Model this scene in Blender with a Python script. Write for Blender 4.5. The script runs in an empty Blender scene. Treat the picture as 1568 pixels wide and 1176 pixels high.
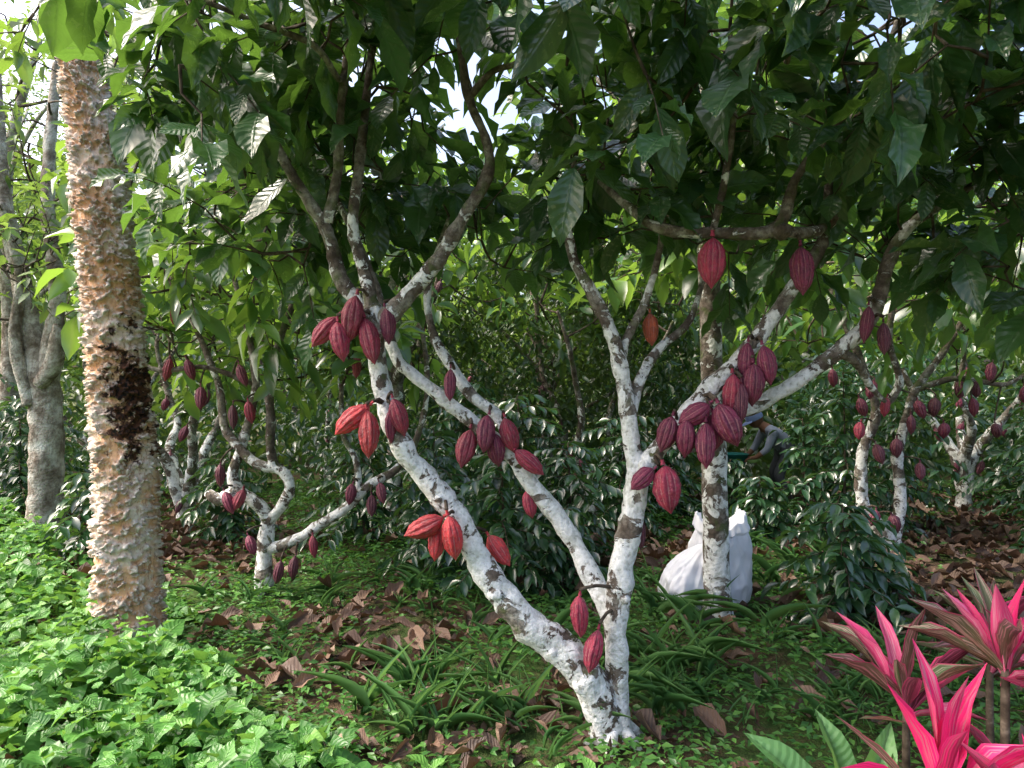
import bpy, math, random
import numpy as np
from mathutils import Vector, noise, Matrix
rng=np.random.default_rng(11); random.seed(5)
scene=bpy.context.scene
COL=scene.collection
UP=np.array([0,0,1.0])

def gh(x,y):
    return 0.025*np.sin(x*1.7+0.6)*np.cos(y*1.3)+0.02*np.sin(x*3.9+y*2.1)

# ------------------------------------------------------------------ helpers
def empty(name,loc=(0,0,0)):
    o=bpy.data.objects.new(name,None); o.location=(0,0,0); COL.objects.link(o); o.empty_display_size=.2; return o
def link(name,me,mat=None,parent=None):
    o=bpy.data.objects.new(name,me); COL.objects.link(o)
    if mat: me.materials.append(mat)
    if parent: o.parent=parent
    return o
class MB:
    def __init__(s): s.v=[]; s.f=[]
    def tube(s,pts,seg=10,step=.04,rough=0,freq=9,cap=True):
        P=np.array(pts,float); n=len(P); out=[]
        for i in range(n-1):
            p0=P[max(i-1,0)];p1=P[i];p2=P[i+1];p3=P[min(i+2,n-1)]
            k=max(1,int(np.linalg.norm(p2[:3]-p1[:3])/step))
            for j in range(k):
                t=j/k
                out.append(.5*((2*p1)+(-p0+p2)*t+(2*p0-5*p1+4*p2-p3)*t*t+(-p0+3*p1-3*p2+p3)*t**3))
        out.append(P[-1]); Q=np.array(out)
        T=np.gradient(Q[:,:3],axis=0); T/= (np.linalg.norm(T,axis=1)[:,None]+1e-9)
        a=np.array([1,0,0.]) if abs(T[0][0])<.8 else np.array([0,1.,0])
        u=a-T[0]*a.dot(T[0]); u/=np.linalg.norm(u)
        b=len(s.v)
        for i in range(len(Q)):
            u=u-T[i]*u.dot(T[i]); u/=np.linalg.norm(u)+1e-9; w=np.cross(T[i],u)
            for j in range(seg):
                th=2*math.pi*j/seg; dd=u*math.cos(th)+w*math.sin(th)
                r=max(Q[i,3],.001)
                if rough:
                    pp=Q[i,:3]+dd*r
                    r*=1+rough*(noise.noise(Vector(pp*freq))+.6*noise.noise(Vector(pp*freq*2.7)))
                s.v.append(tuple(Q[i,:3]+dd*r))
        m=len(Q)
        for i in range(m-1):
            for j in range(seg):
                j2=(j+1)%seg
                s.f.append((b+i*seg+j,b+i*seg+j2,b+(i+1)*seg+j2,b+(i+1)*seg+j))
        if cap:
            s.f.append(tuple(b+j for j in range(seg))[::-1]); s.f.append(tuple(b+(m-1)*seg+j for j in range(seg)))
        return Q[:,:3]
    def build(s,name,mat,parent=None):
        me=bpy.data.meshes.new(name); me.from_pydata(s.v,[],s.f); me.shade_smooth(); me.update()
        return link(name,me,mat,parent)
def np_mesh(name,V,F,attr=None,mat=None,parent=None):
    me=bpy.data.meshes.new(name)
    me.vertices.add(len(V)); me.vertices.foreach_set('co',np.ascontiguousarray(V,dtype=np.float32).ravel())
    me.loops.add(F.size); me.loops.foreach_set('vertex_index',F.astype(np.int32).ravel())
    me.polygons.add(len(F)); me.polygons.foreach_set('loop_start',(np.arange(len(F))*F.shape[1]).astype(np.int32))
    me.update(calc_edges=True)
    if attr is not None:
        a=me.attributes.new('luv','FLOAT_VECTOR','POINT'); a.data.foreach_set('vector',np.ascontiguousarray(attr,dtype=np.float32).ravel())
    me.shade_smooth(); me.validate()
    return link(name,me,mat,parent)
def template(ts,ws,ss=(-1,-.5,0,.5,1),curl=.25,fold=.25,wave=.0,wf=16):
    V=[];UV=[];F=[];n=len(ss)
    for t,w in zip(ts,ws):
        for q in ss:
            z=-curl*t*t+fold*abs(q)*w*(1-.35*abs(q))+wave*math.sin(t*wf+q)*abs(q)*w
            V.append((t,q*w,z));UV.append((t,q))
    for i in range(len(ts)-1):
        for j in range(n-1):
            F.append((i*n+j,i*n+j+1,(i+1)*n+j+1,(i+1)*n+j))
    return np.array(V),np.array(F),np.array(UV)
T_CAC=template([0,.07,.16,.3,.45,.6,.74,.86,.94,1],[.012,.015,.2,.38,.47,.5,.43,.26,.1,.004],curl=.28,fold=.28,wave=.14)
T_MED=template([0,.08,.25,.5,.75,.92,1],[.01,.04,.37,.5,.38,.12,.004],(-1,0,1),curl=.3,fold=.3,wave=.08)
T_LOW=template([0,.3,.65,1],[.02,.45,.42,.01],(-1,0,1),curl=.3,fold=.3)
T_HRT=template([0,.1,.2,.35,.55,.78,.92,1],[.02,.04,.48,.58,.46,.22,.07,.004],(-1,-.5,0,.5,1),curl=.22,fold=.34,wave=.14)
T_TNY=template([0,.45,1],[.05,.5,.02],(-1,0,1),curl=.2,fold=.3)
T_BLD=template([0,.2,.4,.6,.8,1],[.35,.5,.48,.38,.2,.01],(-1,0,1),curl=.6,fold=.5)
T_DEAD=template([0,.07,.2,.4,.6,.8,.93,1],[.012,.03,.3,.5,.5,.36,.14,.004],(-1,-.5,0,.5,1),curl=-.35,fold=1.1,wave=.45,wf=13)
T_CORD=template([0,.1,.22,.36,.5,.64,.78,.9,1],[.12,.16,.3,.44,.5,.46,.33,.16,.004],(-1,-.5,0,.5,1),curl=.3,fold=.55,wave=.14,wf=11)
def nrm(a): return a/(np.linalg.norm(a,axis=-1,keepdims=True)+1e-9)
class LB:
    def __init__(s): s.p=[];s.d=[];s.n=[];s.L=[];s.W=[];s.C=[];s.r=[]
    def add(s,p,d,n,L,W,C,r):
        p=np.atleast_2d(p); m=len(p)
        s.p.append(p);s.d.append(np.broadcast_to(np.atleast_2d(d),(m,3)));s.n.append(np.broadcast_to(np.atleast_2d(n),(m,3)))
        for l,x in ((s.L,L),(s.W,W),(s.C,C),(s.r,r)): l.append(np.broadcast_to(np.asarray(x,float).reshape(-1),(m,)))
    def build(s,name,T,mat,parent=None):
        V0,F0,UV=T
        p=np.concatenate(s.p);d=nrm(np.concatenate(s.d));n=np.concatenate(s.n)
        L=np.concatenate(s.L)[:,None,None];W=np.concatenate(s.W)[:,None,None];C=np.concatenate(s.C)[:,None,None];r=np.concatenate(s.r)
        Y=nrm(np.cross(n,d));Z=np.cross(d,Y);m=len(p);k=len(V0)
        V=p[:,None,:]+L*(V0[None,:,0:1]*d[:,None,:]+W*V0[None,:,1:2]*Y[:,None,:]+C*V0[None,:,2:3]*Z[:,None,:])
        F=(F0[None]+(np.arange(m)*k)[:,None,None]).reshape(-1,4)
        A=np.empty((m,k,3));A[:,:,0]=UV[None,:,0];A[:,:,1]=UV[None,:,1];A[:,:,2]=r[:,None]
        return np_mesh(name,V.reshape(-1,3),F,A.reshape(-1,3),mat,parent)

# ------------------------------------------------------------------ materials
class NT:
    def __init__(s,name):
        s.m=bpy.data.materials.new(name); s.m.use_nodes=True; s.t=s.m.node_tree; s.t.nodes.clear()
        s.out=s.t.nodes.new('ShaderNodeOutputMaterial')
    def n(s,ty,**k):
        x=s.t.nodes.new(ty)
        for a,b in k.items(): setattr(x,a,b)
        return x
    def set(s,sock,v):
        if hasattr(v,'is_linked') : s.t.links.new(v,sock)
        else:
            if isinstance(v,tuple) and len(v)==3 and len(sock.default_value)==4: v=(*v,1)
            sock.default_value=v
    def math(s,op,a,b=0.0,c=0.0,clamp=False):
        x=s.n('ShaderNodeMath',operation=op,use_clamp=clamp); s.set(x.inputs[0],a); s.set(x.inputs[1],b)
        s.set(x.inputs[2],c); return x.outputs[0]
    def mix(s,f,a,b,mode='MIX'):
        x=s.n('ShaderNodeMix',data_type='RGBA',blend_type=mode); s.set(x.inputs[0],f); s.set(x.inputs[6],a); s.set(x.inputs[7],b); return x.outputs[2]
    def noise(s,scale,detail=4,rough=.55,vec=None,dist=0):
        x=s.n('ShaderNodeTexNoise'); x.inputs['Scale'].default_value=scale; x.inputs['Detail'].default_value=detail; x.inputs['Roughness'].default_value=rough; x.inputs['Distortion'].default_value=dist
        if vec: s.t.links.new(vec,x.inputs['Vector'])
        return x.outputs[0]
    def ramp(s,f,stops):
        x=s.n('ShaderNodeValToRGB'); e=x.color_ramp.elements
        while len(e)<len(stops): e.new(.5)
        for i,(p,c) in enumerate(stops):
            e[i].position=p; e[i].color=(c,c,c,1) if isinstance(c,(int,float)) else (*c,1)
        s.set(x.inputs[0],f); return x.outputs[0]
    def sstep(s,f,a,b):
        x=s.n('ShaderNodeMapRange',interpolation_type='SMOOTHSTEP'); s.set(x.inputs[0],f); x.inputs[1].default_value=a; x.inputs[2].default_value=b; return x.outputs[0]
    def pos(s):
        g=s.n('ShaderNodeNewGeometry'); return g.outputs['Position']
    def bump(s,h,st=.5,dist=.01):
        x=s.n('ShaderNodeBump'); x.inputs['Strength'].default_value=st; x.inputs['Distance'].default_value=dist; s.set(x.inputs['Height'],h); return x.outputs[0]
    def bsdf(s,col,rough=.6,normal=None,spec=.5):
        x=s.n('ShaderNodeBsdfPrincipled'); s.set(x.inputs['Base Color'],col); s.set(x.inputs['Roughness'],rough); s.set(x.inputs['Specular IOR Level'],spec)
        if normal: s.t.links.new(normal,x.inputs['Normal'])
        return x.outputs[0]
    def done(s,sh): s.t.links.new(sh,s.out.inputs[0]); return s.m

def leafmat(name,cols,tcol,tf=.35,rough=.38,veins=9,spec=.5,veincol=(.16,.26,.08),spots=.0,vs=.35):
    m=NT(name); a=m.n('ShaderNodeAttribute',attribute_name='luv'); sp=m.n('ShaderNodeSeparateXYZ'); m.t.links.new(a.outputs['Vector'],sp.inputs[0])
    t,s_,r=sp.outputs[0],sp.outputs[1],sp.outputs[2]
    pos=m.pos()
    base=m.ramp(r,[(i/(len(cols)-1),c) for i,c in enumerate(cols)])
    n1=m.noise(14,2,vec=pos)
    base=m.mix(m.math('MULTIPLY',m.sstep(n1,.35,.75),.4),base,m.mix(.5,base,(.01,.02,.005)))
    ab=m.math('ABSOLUTE',s_)
    mid=m.math('SUBTRACT',1.0,m.sstep(ab,.02,.10))
    ph=m.math('SUBTRACT',m.math('MULTIPLY',t,float(veins)),m.math('MULTIPLY',ab,1.6))
    fr=m.math('ABSOLUTE',m.math('SUBTRACT',m.math('FRACT',ph),.5))
    ve=m.math('SUBTRACT',1.0,m.sstep(fr,.0,.14))
    vv=m.math('MAXIMUM',mid,m.math('MULTIPLY',ve,.55))
    base=m.mix(m.math('MULTIPLY',vv,vs),base,veincol)
    if spots>0:
        n2=m.noise(55,2,vec=pos); n3=m.noise(5,1,vec=pos)
        base=m.mix(m.math('MULTIPLY',m.math('MULTIPLY',m.sstep(n2,.56,.66),m.sstep(n3,.5,.65)),spots),base,(.26,.30,.16))
    nor=m.bump(m.math('ADD',m.math('MULTIPLY',fr,1.0),m.math('MULTIPLY',mid,-.5)),.7,.005)
    p=m.bsdf(base,rough,nor,spec)
    tr=m.n('ShaderNodeBsdfTranslucent'); m.set(tr.inputs[0],m.mix(m.math('MULTIPLY',vv,.4),tcol,m.mix(.5,tcol,(.02,.05,.01))))
    mx=m.n('ShaderNodeMixShader'); mx.inputs[0].default_value=tf; m.t.links.new(p,mx.inputs[1]); m.t.links.new(tr.outputs[0],mx.inputs[2])
    return m.done(mx.outputs[0])
def farleaf(name,cols,tcol,tf=.35,gl=.05,rough=.45):
    m=NT(name); a=m.n('ShaderNodeAttribute',attribute_name='luv'); sp=m.n('ShaderNodeSeparateXYZ'); m.t.links.new(a.outputs['Vector'],sp.inputs[0])
    base=m.ramp(sp.outputs[2],[(i/(len(cols)-1),c) for i,c in enumerate(cols)])
    d=m.n('ShaderNodeBsdfDiffuse'); m.set(d.inputs[0],base); tr=m.n('ShaderNodeBsdfTranslucent'); m.set(tr.inputs[0],tcol); g=m.n('ShaderNodeBsdfGlossy'); g.inputs['Roughness'].default_value=rough
    mx=m.n('ShaderNodeMixShader'); mx.inputs[0].default_value=tf; m.t.links.new(d.outputs[0],mx.inputs[1]); m.t.links.new(tr.outputs[0],mx.inputs[2])
    m2=m.n('ShaderNodeMixShader'); m2.inputs[0].default_value=gl; m.t.links.new(mx.outputs[0],m2.inputs[1]); m.t.links.new(g.outputs[0],m2.inputs[2])
    return m.done(m2.outputs[0])
M_LEAF=leafmat('cacao_leaf',[(.018,.056,.027),(.028,.080,.034),(.044,.118,.040),(.11,.22,.055)],(.18,.36,.045),.28,.29,spots=.7,spec=.7,veincol=(.11,.20,.09))
M_LEAFB=farleaf('cacao_leaf_far',[(.022,.070,.028),(.036,.105,.034),(.065,.165,.045),(.16,.30,.06)],(.30,.50,.06),.39,.08,.32)
M_FOR=farleaf('forest_leaf',[(.022,.06,.022),(.042,.105,.032),(.08,.165,.042),(.17,.29,.07)],(.30,.46,.08),.38,.04)
M_DARK=farleaf('coffee_leaf',[(.013,.046,.025),(.025,.074,.033),(.045,.122,.042)],(.13,.27,.045),.21,.10,.25)
M_CIT=farleaf('citrus_leaf',[(.014,.040,.016),(.027,.068,.021),(.08,.15,.035)],(.18,.30,.045),.26,.06,.35)
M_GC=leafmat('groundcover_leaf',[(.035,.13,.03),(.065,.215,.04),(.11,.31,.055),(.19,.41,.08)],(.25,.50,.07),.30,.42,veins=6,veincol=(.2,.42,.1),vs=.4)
M_HERB=farleaf('herb_leaf',[(.035,.11,.028),(.055,.17,.035),(.11,.26,.05)],(.2,.42,.05),.3,.04)
M_GRASS=farleaf('grass_blade',[(.045,.14,.05),(.08,.20,.06),(.15,.29,.10)],(.2,.40,.1),.3,.05)
M_DEADL=leafmat('dead_leaf',[(.042,.026,.020),(.10,.056,.040),(.17,.100,.068),(.36,.25,.18)],(.20,.10,.05),.10,.6,veincol=(.25,.15,.09),vs=.35)
M_BROAD=leafmat('broad_leaf',[(.10,.26,.09),(.16,.36,.12)],(.35,.6,.12),.3,.45,veins=14,vs=.2)

def cordmat():
    m=NT('ti_plant_leaf'); a=m.n('ShaderNodeAttribute',attribute_name='luv'); sp=m.n('ShaderNodeSeparateXYZ'); m.t.links.new(a.outputs['Vector'],sp.inputs[0])
    t,s_,r=sp.outputs[0],sp.outputs[1],sp.outputs[2]
    cv=m.n('ShaderNodeCombineXYZ'); m.t.links.new(m.math('MULTIPLY',t,1.3),cv.inputs[0]); m.t.links.new(m.math('MULTIPLY',s_,5.0),cv.inputs[1]); m.t.links.new(m.math('MULTIPLY',r,40.0),cv.inputs[2])
    n1=m.noise(2.2,3,vec=cv.outputs[0])
    pink=m.ramp(r,[(0,(.70,.015,.15)),(.35,(.78,.03,.20)),(.55,(.80,.16,.33)),(.62,(.26,.015,.06)),(.8,(.10,.03,.045)),(1,(.08,.17,.07))])
    alt=m.ramp(r,[(0,(.44,.010,.08)),(.5,(.78,.36,.46)),(.62,(.10,.03,.04)),(.85,(.58,.12,.24)),(1,(.46,.46,.33))])
    c=m.mix(m.sstep(n1,.50,.6),pink,alt)
    edge=m.sstep(m.math('ABSOLUTE',s_),.8,1.0)
    c=m.mix(m.math('MULTIPLY',edge,.7),c,(.75,.03,.21))
    fr=m.math('SINE',m.math('MULTIPLY',s_,38.0))
    p=m.bsdf(c,.4,m.bump(fr,.3,.001),.3)
    tr=m.n('ShaderNodeBsdfTranslucent'); m.set(tr.inputs[0],m.mix(.5,c,(.85,.05,.24)))
    mx=m.n('ShaderNodeMixShader'); mx.inputs[0].default_value=.3; m.t.links.new(p,mx.inputs[1]); m.t.links.new(tr.outputs[0],mx.inputs[2])
    return m.done(mx.outputs[0])
M_CORD=cordmat()

def bark(name,zw,amt=.14,bias=0.0,dark=1.0):
    m=NT(name); pos=m.pos(); sp=m.n('ShaderNodeSeparateXYZ'); m.t.links.new(pos,sp.inputs[0])
    n1=m.noise(9,5,.65,pos); n2=m.noise(42,4,.6,pos); n3=m.noise(8.5,6,.68,pos,.6)
    d=dark
    base=m.ramp(n1,[(.3,(.06*d,.044*d,.033*d)),(.47,(.15*d,.12*d,.10*d)),(.58,(.28*d,.255*d,.22*d)),(.72,(.44,.42,.38))])
    base=m.mix(m.math('MULTIPLY',m.sstep(n2,.42,.62),.6),base,(.05,.04,.03))
    moss=m.noise(13,2,.5,pos)
    base=m.mix(m.math('MULTIPLY',m.sstep(moss,.55,.68),.55),base,(.09,.13,.035))
    sh=m.math('MULTIPLY',m.math('SUBTRACT',zw,sp.outputs[2]),amt)
    sh=m.math('MINIMUM',m.math('MAXIMUM',sh,-.15),.075)
    val=m.math('ADD',m.math('ADD',n3,sh),bias)
    wf=m.sstep(val,.50,.53)
    wc=m.ramp(n2,[(.3,(.34,.34,.31)),(.42,(.66,.67,.66)),(.56,(.82,.83,.83)),(.8,(.86,.87,.87))])
    wc=m.mix(m.math('MULTIPLY',m.sstep(m.noise(17,3,.6,pos),.53,.63),.45),wc,(.40,.42,.36))
    c=m.mix(wf,base,wc)
    h=m.math('ADD',m.math('MULTIPLY',n2,1.0),m.math('MULTIPLY',wf,.3))
    return m.done(m.bsdf(c,.85,m.bump(h,1.0,.014),.2))
M_BARK=bark('cacao_bark',1.8)
M_BARKB=bark('cacao_bark_far',1.3,.1,-.04)
M_BARKS=bark('slim_bark',1.0,.05,-.01)
_m=NT('twig'); _p=_m.pos(); M_TWIG=_m.done(_m.bsdf(_m.ramp(_m.noise(20,3,.6,_p),[(.35,(.035,.025,.018)),(.6,(.11,.085,.065)),(.75,(.24,.20,.16))]),.85,None,.2))

def podmat():
    m=NT('cacao_pod_skin'); oi=m.n('ShaderNodeObjectInfo'); a=m.n('ShaderNodeAttribute',attribute_name='luv'); sp=m.n('ShaderNodeSeparateXYZ'); m.t.links.new(a.outputs['Vector'],sp.inputs[0])
    tc=m.n('ShaderNodeTexCoord').outputs['Object']
    n1=m.noise(3.2,4,.6,tc); n2=m.noise(14,3,.6,tc); 
    base=oi.outputs['Color']
    c=m.mix(m.math('MULTIPLY',m.sstep(n1,.38,.62),.65),base,m.mix(1.0,base,(.42,.4,.65),'MULTIPLY'))
    g=m.math('ADD',sp.outputs[1],m.math('MULTIPLY',m.math('SUBTRACT',n1,.5),.5))
    c=m.mix(m.math('MULTIPLY',m.sstep(g,.82,1.0),.6),c,(.50,.22,.22))
    c=m.mix(m.math('MULTIPLY',m.math('SUBTRACT',1.0,m.sstep(g,.0,.35)),.3),c,m.mix(.5,base,(.42,.13,.16)))
    c=m.mix(m.math('MULTIPLY',m.sstep(n2,.55,.68),.35),c,(.36,.21,.18))
    return m.done(m.bsdf(c,m.ramp(n1,[(.3,.32),(.7,.52)]),m.bump(n2,.8,.008),.5))
M_POD=podmat()

# pods
def pod_mesh(seed):
    R=random.Random(seed); nu,nv=22,60; V=[];F=[];A=[]; ax=R.uniform(.93,1.07); sl=R.uniform(.2,.34); ex=R.uniform(.56,.68)
    for i in range(nu+1):
        u=i/nu
        r=math.sin(math.pi*min(1,u*1.0))**ex*(1-sl*u)*(1.0 if u>.14 else .80+.2*u/.14)
        if u>.84: r*= (1-u)/.16*.6+.4 
        ridge=min(1,math.sin(math.pi*u)*1.6)
        for j in range(nv):
            th=2*math.pi*j/nv
            f=.5+.5*math.cos(10*th); g=1-f
            rr=r*(1+ridge*(.07*math.cos(10*th)+.05*math.cos(5*th)))*.5
            p=Vector((math.cos(th)*rr,math.sin(th)*rr*ax,-u*1.95))
            nz=noise.noise(p*5+Vector((seed*7,0,0)))*.05+noise.noise(p*14+Vector((seed*3,0,0)))*.04
            p.x*=1+nz*2; p.y*=1+nz*2; p.x+=.06*math.sin(u*2.5+seed)
            V.append(p); A+= [u,g,0]
    for i in range(nu):
        for j in range(nv):
            j2=(j+1)%nv; F.append((i*nv+j,(i+1)*nv+j,(i+1)*nv+j2,i*nv+j2))
    b=len(V)
    for k,(zz,rr) in enumerate([(.02,.09),(.16,.06),(.24,.07)]):
        for j in range(8):
            th=2*math.pi*j/8; V.append(Vector((math.cos(th)*rr,math.sin(th)*rr,zz))); A+=[0,.3,0]
    for k in range(2):
        for j in range(8):
            j2=(j+1)%8; F.append((b+k*8+j,b+k*8+j2,b+(k+1)*8+j2,b+(k+1)*8+j))
    me=bpy.data.meshes.new('cacao_pod'); me.from_pydata(V,[],F); a=me.attributes.new('luv','FLOAT_VECTOR','POINT'); a.data.foreach_set('vector',A)
    me.shade_smooth(); me.materials.append(M_POD); return me
PODS=[pod_mesh(i) for i in range(6)]
RED=(.55,.035,.045);CRM=(.33,.022,.060);PUR=(.19,.016,.060);DPU=(.105,.014,.04);ORG=(.42,.08,.03)
def pod(parent,x,y,z,w,l,col,tilt=(0,0),skel=None,tb=None):
    o=bpy.data.objects.new('cacao_pod',random.choice(PODS)); COL.objects.link(o); o.parent=parent
    rx=math.radians(tilt[1]); ry=-math.radians(tilt[0])
    R=Matrix.Rotation(ry,3,'Y')@Matrix.Rotation(rx,3,'X')
    top=Vector((x,y,z))-R@Vector((0,0,-l/2))
    o.location=top; o.rotation_euler=(R@Matrix.Rotation(random.uniform(0,6),3,'Z')).to_euler(); o.scale=(w,w,l/1.95)
    v=random.uniform(.75,1.3); o.color=(min(1,col[0]*v),col[1]*v,col[2]*v,1)
    if skel is not None:
        st=np.array(R@Vector((0,0,.025)))+np.array(top); j=np.argmin(np.linalg.norm(skel-st,axis=1)); a=skel[j]
        if np.linalg.norm(a-st)<.45: tb.tube([(*a,.009),(*(a*.4+st*.6+np.array([0,0,.015])),.007),(*st,.008)],seg=6,step=.03)

# sprigs
def sprigs(lb,tb,centers,skel,L=(.18,.30),nl=(6,9),slen=.38,W=.40,base_r=.35,thick=1.0,face=0.0):
    cap=len(skel)+len(centers)*3+5; S=np.zeros((cap,3)); n=len(skel); S[:n]=skel
    dist0=[np.min(np.linalg.norm(skel-c,axis=1)) for c in centers]
    for q in np.argsort(dist0):
        c=centers[q]; dd=np.linalg.norm(S[:n]-c,axis=1); j=int(np.argmin(dd)); a=S[j].copy(); D=dd[j]
        if D>.03:
            mid=a*.5+c*.5+np.array([0,0,-.05*D])+rng.normal(0,.06*D+.005,3)
            r=(.004+.008*D)*thick
            tb.tube([(*a,r*1.3),(*mid,r),(*c,.004*thick)],seg=5,step=max(.07,D/6),cap=False)
            S[n]=mid;S[n+1]=c;n+=2
        dv=nrm((c-a)/(D+.05)*.6+rng.normal(0,.45,3)+np.array([0,0,.12])); sl=slen*rng.uniform(.7,1.2)
        e=c+dv*sl; e[2]-=.04; tb.tube([(*c,.004*thick),(*((c+e)/2+np.array([0,0,.02])),.003*thick),(*e,.002)],seg=4,step=.12,cap=False)
        m=int(rng.integers(nl[0],nl[1]+1)); t=(np.arange(m)+.6)/m; t=t**.7
        u=nrm(np.cross(dv,UP)+1e-3); v=np.cross(dv,u); ang=np.arange(m)*2.4+rng.uniform(0,6)
        P=c+dv*(sl*t)[:,None]; P[:,2]+=.02*np.sin(t*3.1)-.04*t*t
        ld=dv*.55+(np.cos(ang)[:,None]*u+np.sin(ang)[:,None]*v*.6)*.85
        ld[:,2]-=rng.uniform(-.1,.65,m); 
        nn=UP+rng.normal(0,.32,(m,3))+.25*ld*np.array([1,1,0])+np.array([0,-face,0])
        br=np.clip(rng.beta(1.6,2.4)*base_r*2.2,0,1)
        lb.add(P,ld,nn,rng.uniform(L[0],L[1],m)*rng.choice([1,1,1,.65],m),W*rng.uniform(.85,1.15,m),rng.uniform(.3,1.6,m),np.clip(br+rng.normal(0,.13,m),0,1))
    return S[:n]
def ell(n,c,r,rej=None,shell=.0):
    out=[];k=0
    while len(out)<n and k<n*60:
        k+=1
        p=rng.uniform(-1,1,3); q=np.linalg.norm(p)
        if q>1 or q<shell: continue
        w=np.array(c)+p*np.array(r)
        if rej and rej(w): continue
        out.append(w)
    return np.array(out)

# ------------------------------------------------------------------ MAIN cacao tree
main=empty('cacao_tree'); tb=MB(); sk=[]
def limb(pts,seg=16,rough=.22,step=.025,T=None): 
    q=(T or tb).tube(pts,seg=seg,step=step,rough=rough,freq=11); sk.append(q[::3]); return q
limb([(.415,2.89,-.10,.085),(.40,2.89,.04,.075),(.345,2.88,.215,.078),(.211,2.88,.385,.070),(.044,2.87,.509,.062),(-.122,2.88,.731,.054),(-.233,2.9,.939,.050),(-.372,2.9,1.106,.048),(-.469,2.9,1.245,.047),(-.538,2.92,1.411,.040),(-.574,2.92,1.578,.038),(-.575,2.9,1.77,.039),(-.585,2.9,1.83,.03)],20,.32)
limb([(.465,2.91,-.10,.07),(.455,2.9,.05,.056),(.446,2.9,.246,.050),(.438,2.9,.468,.049),(.461,2.9,.662,.051),(.502,2.9,.912,.050),(.533,2.9,1.078,.048),(.511,2.92,1.245,.037),(.494,2.92,1.383,.036),(.461,2.93,1.578,.033),(.419,2.94,1.744,.030),(.336,2.95,1.911,.025),(.266,3.0,2.07,.022),(.25,3.05,2.3,.016),(.30,3.1,2.6,.01)],20,.32)
limb([(.525,2.9,1.05,.045),(.56,2.9,1.15,.043),(.627,2.9,1.23,.040),(.724,2.9,1.342,.040),(.821,2.9,1.467,.040),(.96,2.9,1.592,.037),(1.085,2.91,1.744,.033),(1.182,2.92,1.883,.031),(1.293,2.93,2.036,.028),(1.363,2.95,2.188,.024),(1.40,3.0,2.42,.018),(1.52,3.05,2.7,.012)],16,.3)
limb([(.70,2.92,1.32,.034),(.80,2.98,1.36,.034),(.93,3.0,1.37,.034),(1.07,3.0,1.405,.033),(1.238,2.98,1.508,.031),(1.432,2.96,1.661,.031),(1.557,2.95,1.80,.033),(1.626,2.95,2.02,.030),(1.709,2.95,2.174,.026),(1.848,2.97,2.27,.021),(1.987,3.0,2.355,.018),(2.25,3.05,2.45,.012)],14,.3)
limb([(1.40,2.96,1.64,.024),(1.52,3.02,1.60,.02),(1.62,3.1,1.5,.016),(1.72,3.15,1.42,.01)],10)
limb([(.40,3.1,2.42,.016),(.5,2.9,2.25,.019),(.61,2.78,2.13,.022),(.816,2.72,2.105,.024),(1.036,2.7,2.11,.026),(1.10,2.7,2.25,.020),(1.127,2.7,2.32,.018),(1.28,2.7,2.528,.017),(1.437,2.7,2.735,.014),(1.527,2.7,2.94,.011)],12,.3)
limb([(1.363,2.95,2.188,.022),(1.22,2.8,2.12,.022),(1.036,2.7,2.11,.022)],12)
limb([(.80,2.72,2.105,.018),(.84,2.70,2.3,.014),(.86,2.65,2.55,.012),(.83,2.6,2.85,.009)],10)
limb([(.438,2.92,.44,.040),(.40,2.97,.56,.042),(.345,3.05,.66,.042),(.255,3.1,.826,.041),(.107,3.1,1.02,.038),(.003,3.1,1.168,.036),(-.145,3.1,1.30,.033),(-.279,3.1,1.405,.031),(-.427,3.1,1.524,.028),(-.531,3.1,1.63,.025),(-.60,3.15,1.85,.022),(-.70,3.2,2.117,.018),(-.9,3.3,2.5,.012)],16,.3)
limb([(.003,3.1,1.168,.030),(-.056,3.12,1.346,.028),(-.19,3.14,1.45,.027),(-.279,3.16,1.583,.025),(-.368,3.2,1.73,.022),(-.40,3.25,1.97,.018),(-.3,3.3,2.3,.014)],14)
limb([(-.575,2.9,1.70,.036),(-.52,2.88,1.79,.038),(-.40,2.87,1.911,.036),(-.289,2.86,2.05,.032),(-.191,2.86,2.216,.029),(-.10,2.86,2.388,.024),(-.115,2.86,2.535,.022),(-.178,2.86,2.688,.021),(-.216,2.86,2.91,.018),(-.25,2.9,3.2,.014)],16,.32)
limb([(-.576,2.9,1.72,.034),(-.622,2.9,1.966,.028),(-.677,2.9,2.16,.024),(-.655,2.92,2.41,.022),(-.64,2.95,2.632,.02),(-.6,3.0,3.1,.014)],14,.3)
limb([(-.58,2.92,1.74,.034),(-.66,2.95,1.85,.034),(-.74,2.95,1.95,.031),(-.802,2.95,2.16,.028),(-.87,2.93,2.28,.026),(-.94,2.9,2.40,.022),(-1.03,2.85,2.577,.018),(-1.15,2.8,2.8,.013)],14,.3)
limb([(-.80,2.95,2.2,.026),(-.75,2.93,2.4,.022),(-.733,2.9,2.63,.020),(-.68,2.85,2.9,.018),(-.6,2.8,3.2,.012)],12)
limb([(-.70,2.85,2.80,.013),(-.70,2.75,2.73,.013),(-.756,2.6,2.79,.012),(-.955,2.55,2.85,.011),(-1.154,2.5,2.91,.009),(-1.4,2.5,2.95,.006)],10)
limb([(-.18,2.86,2.70,.016),(-.08,2.8,2.78,.013),(.03,2.75,2.80,.011),(.12,2.7,2.9,.008)],10)
limb([(.505,2.93,1.33,.026),(.56,2.98,1.52,.024),(.66,3.05,1.66,.020),(.80,3.1,1.78,.016),(.9,3.2,2.0,.012)],12)
limb([(.461,2.93,1.56,.022),(.50,2.97,1.70,.02),(.58,3.0,1.85,.018),(.66,3.05,2.1,.014),(.7,3.1,2.4,.01)],12)
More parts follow.
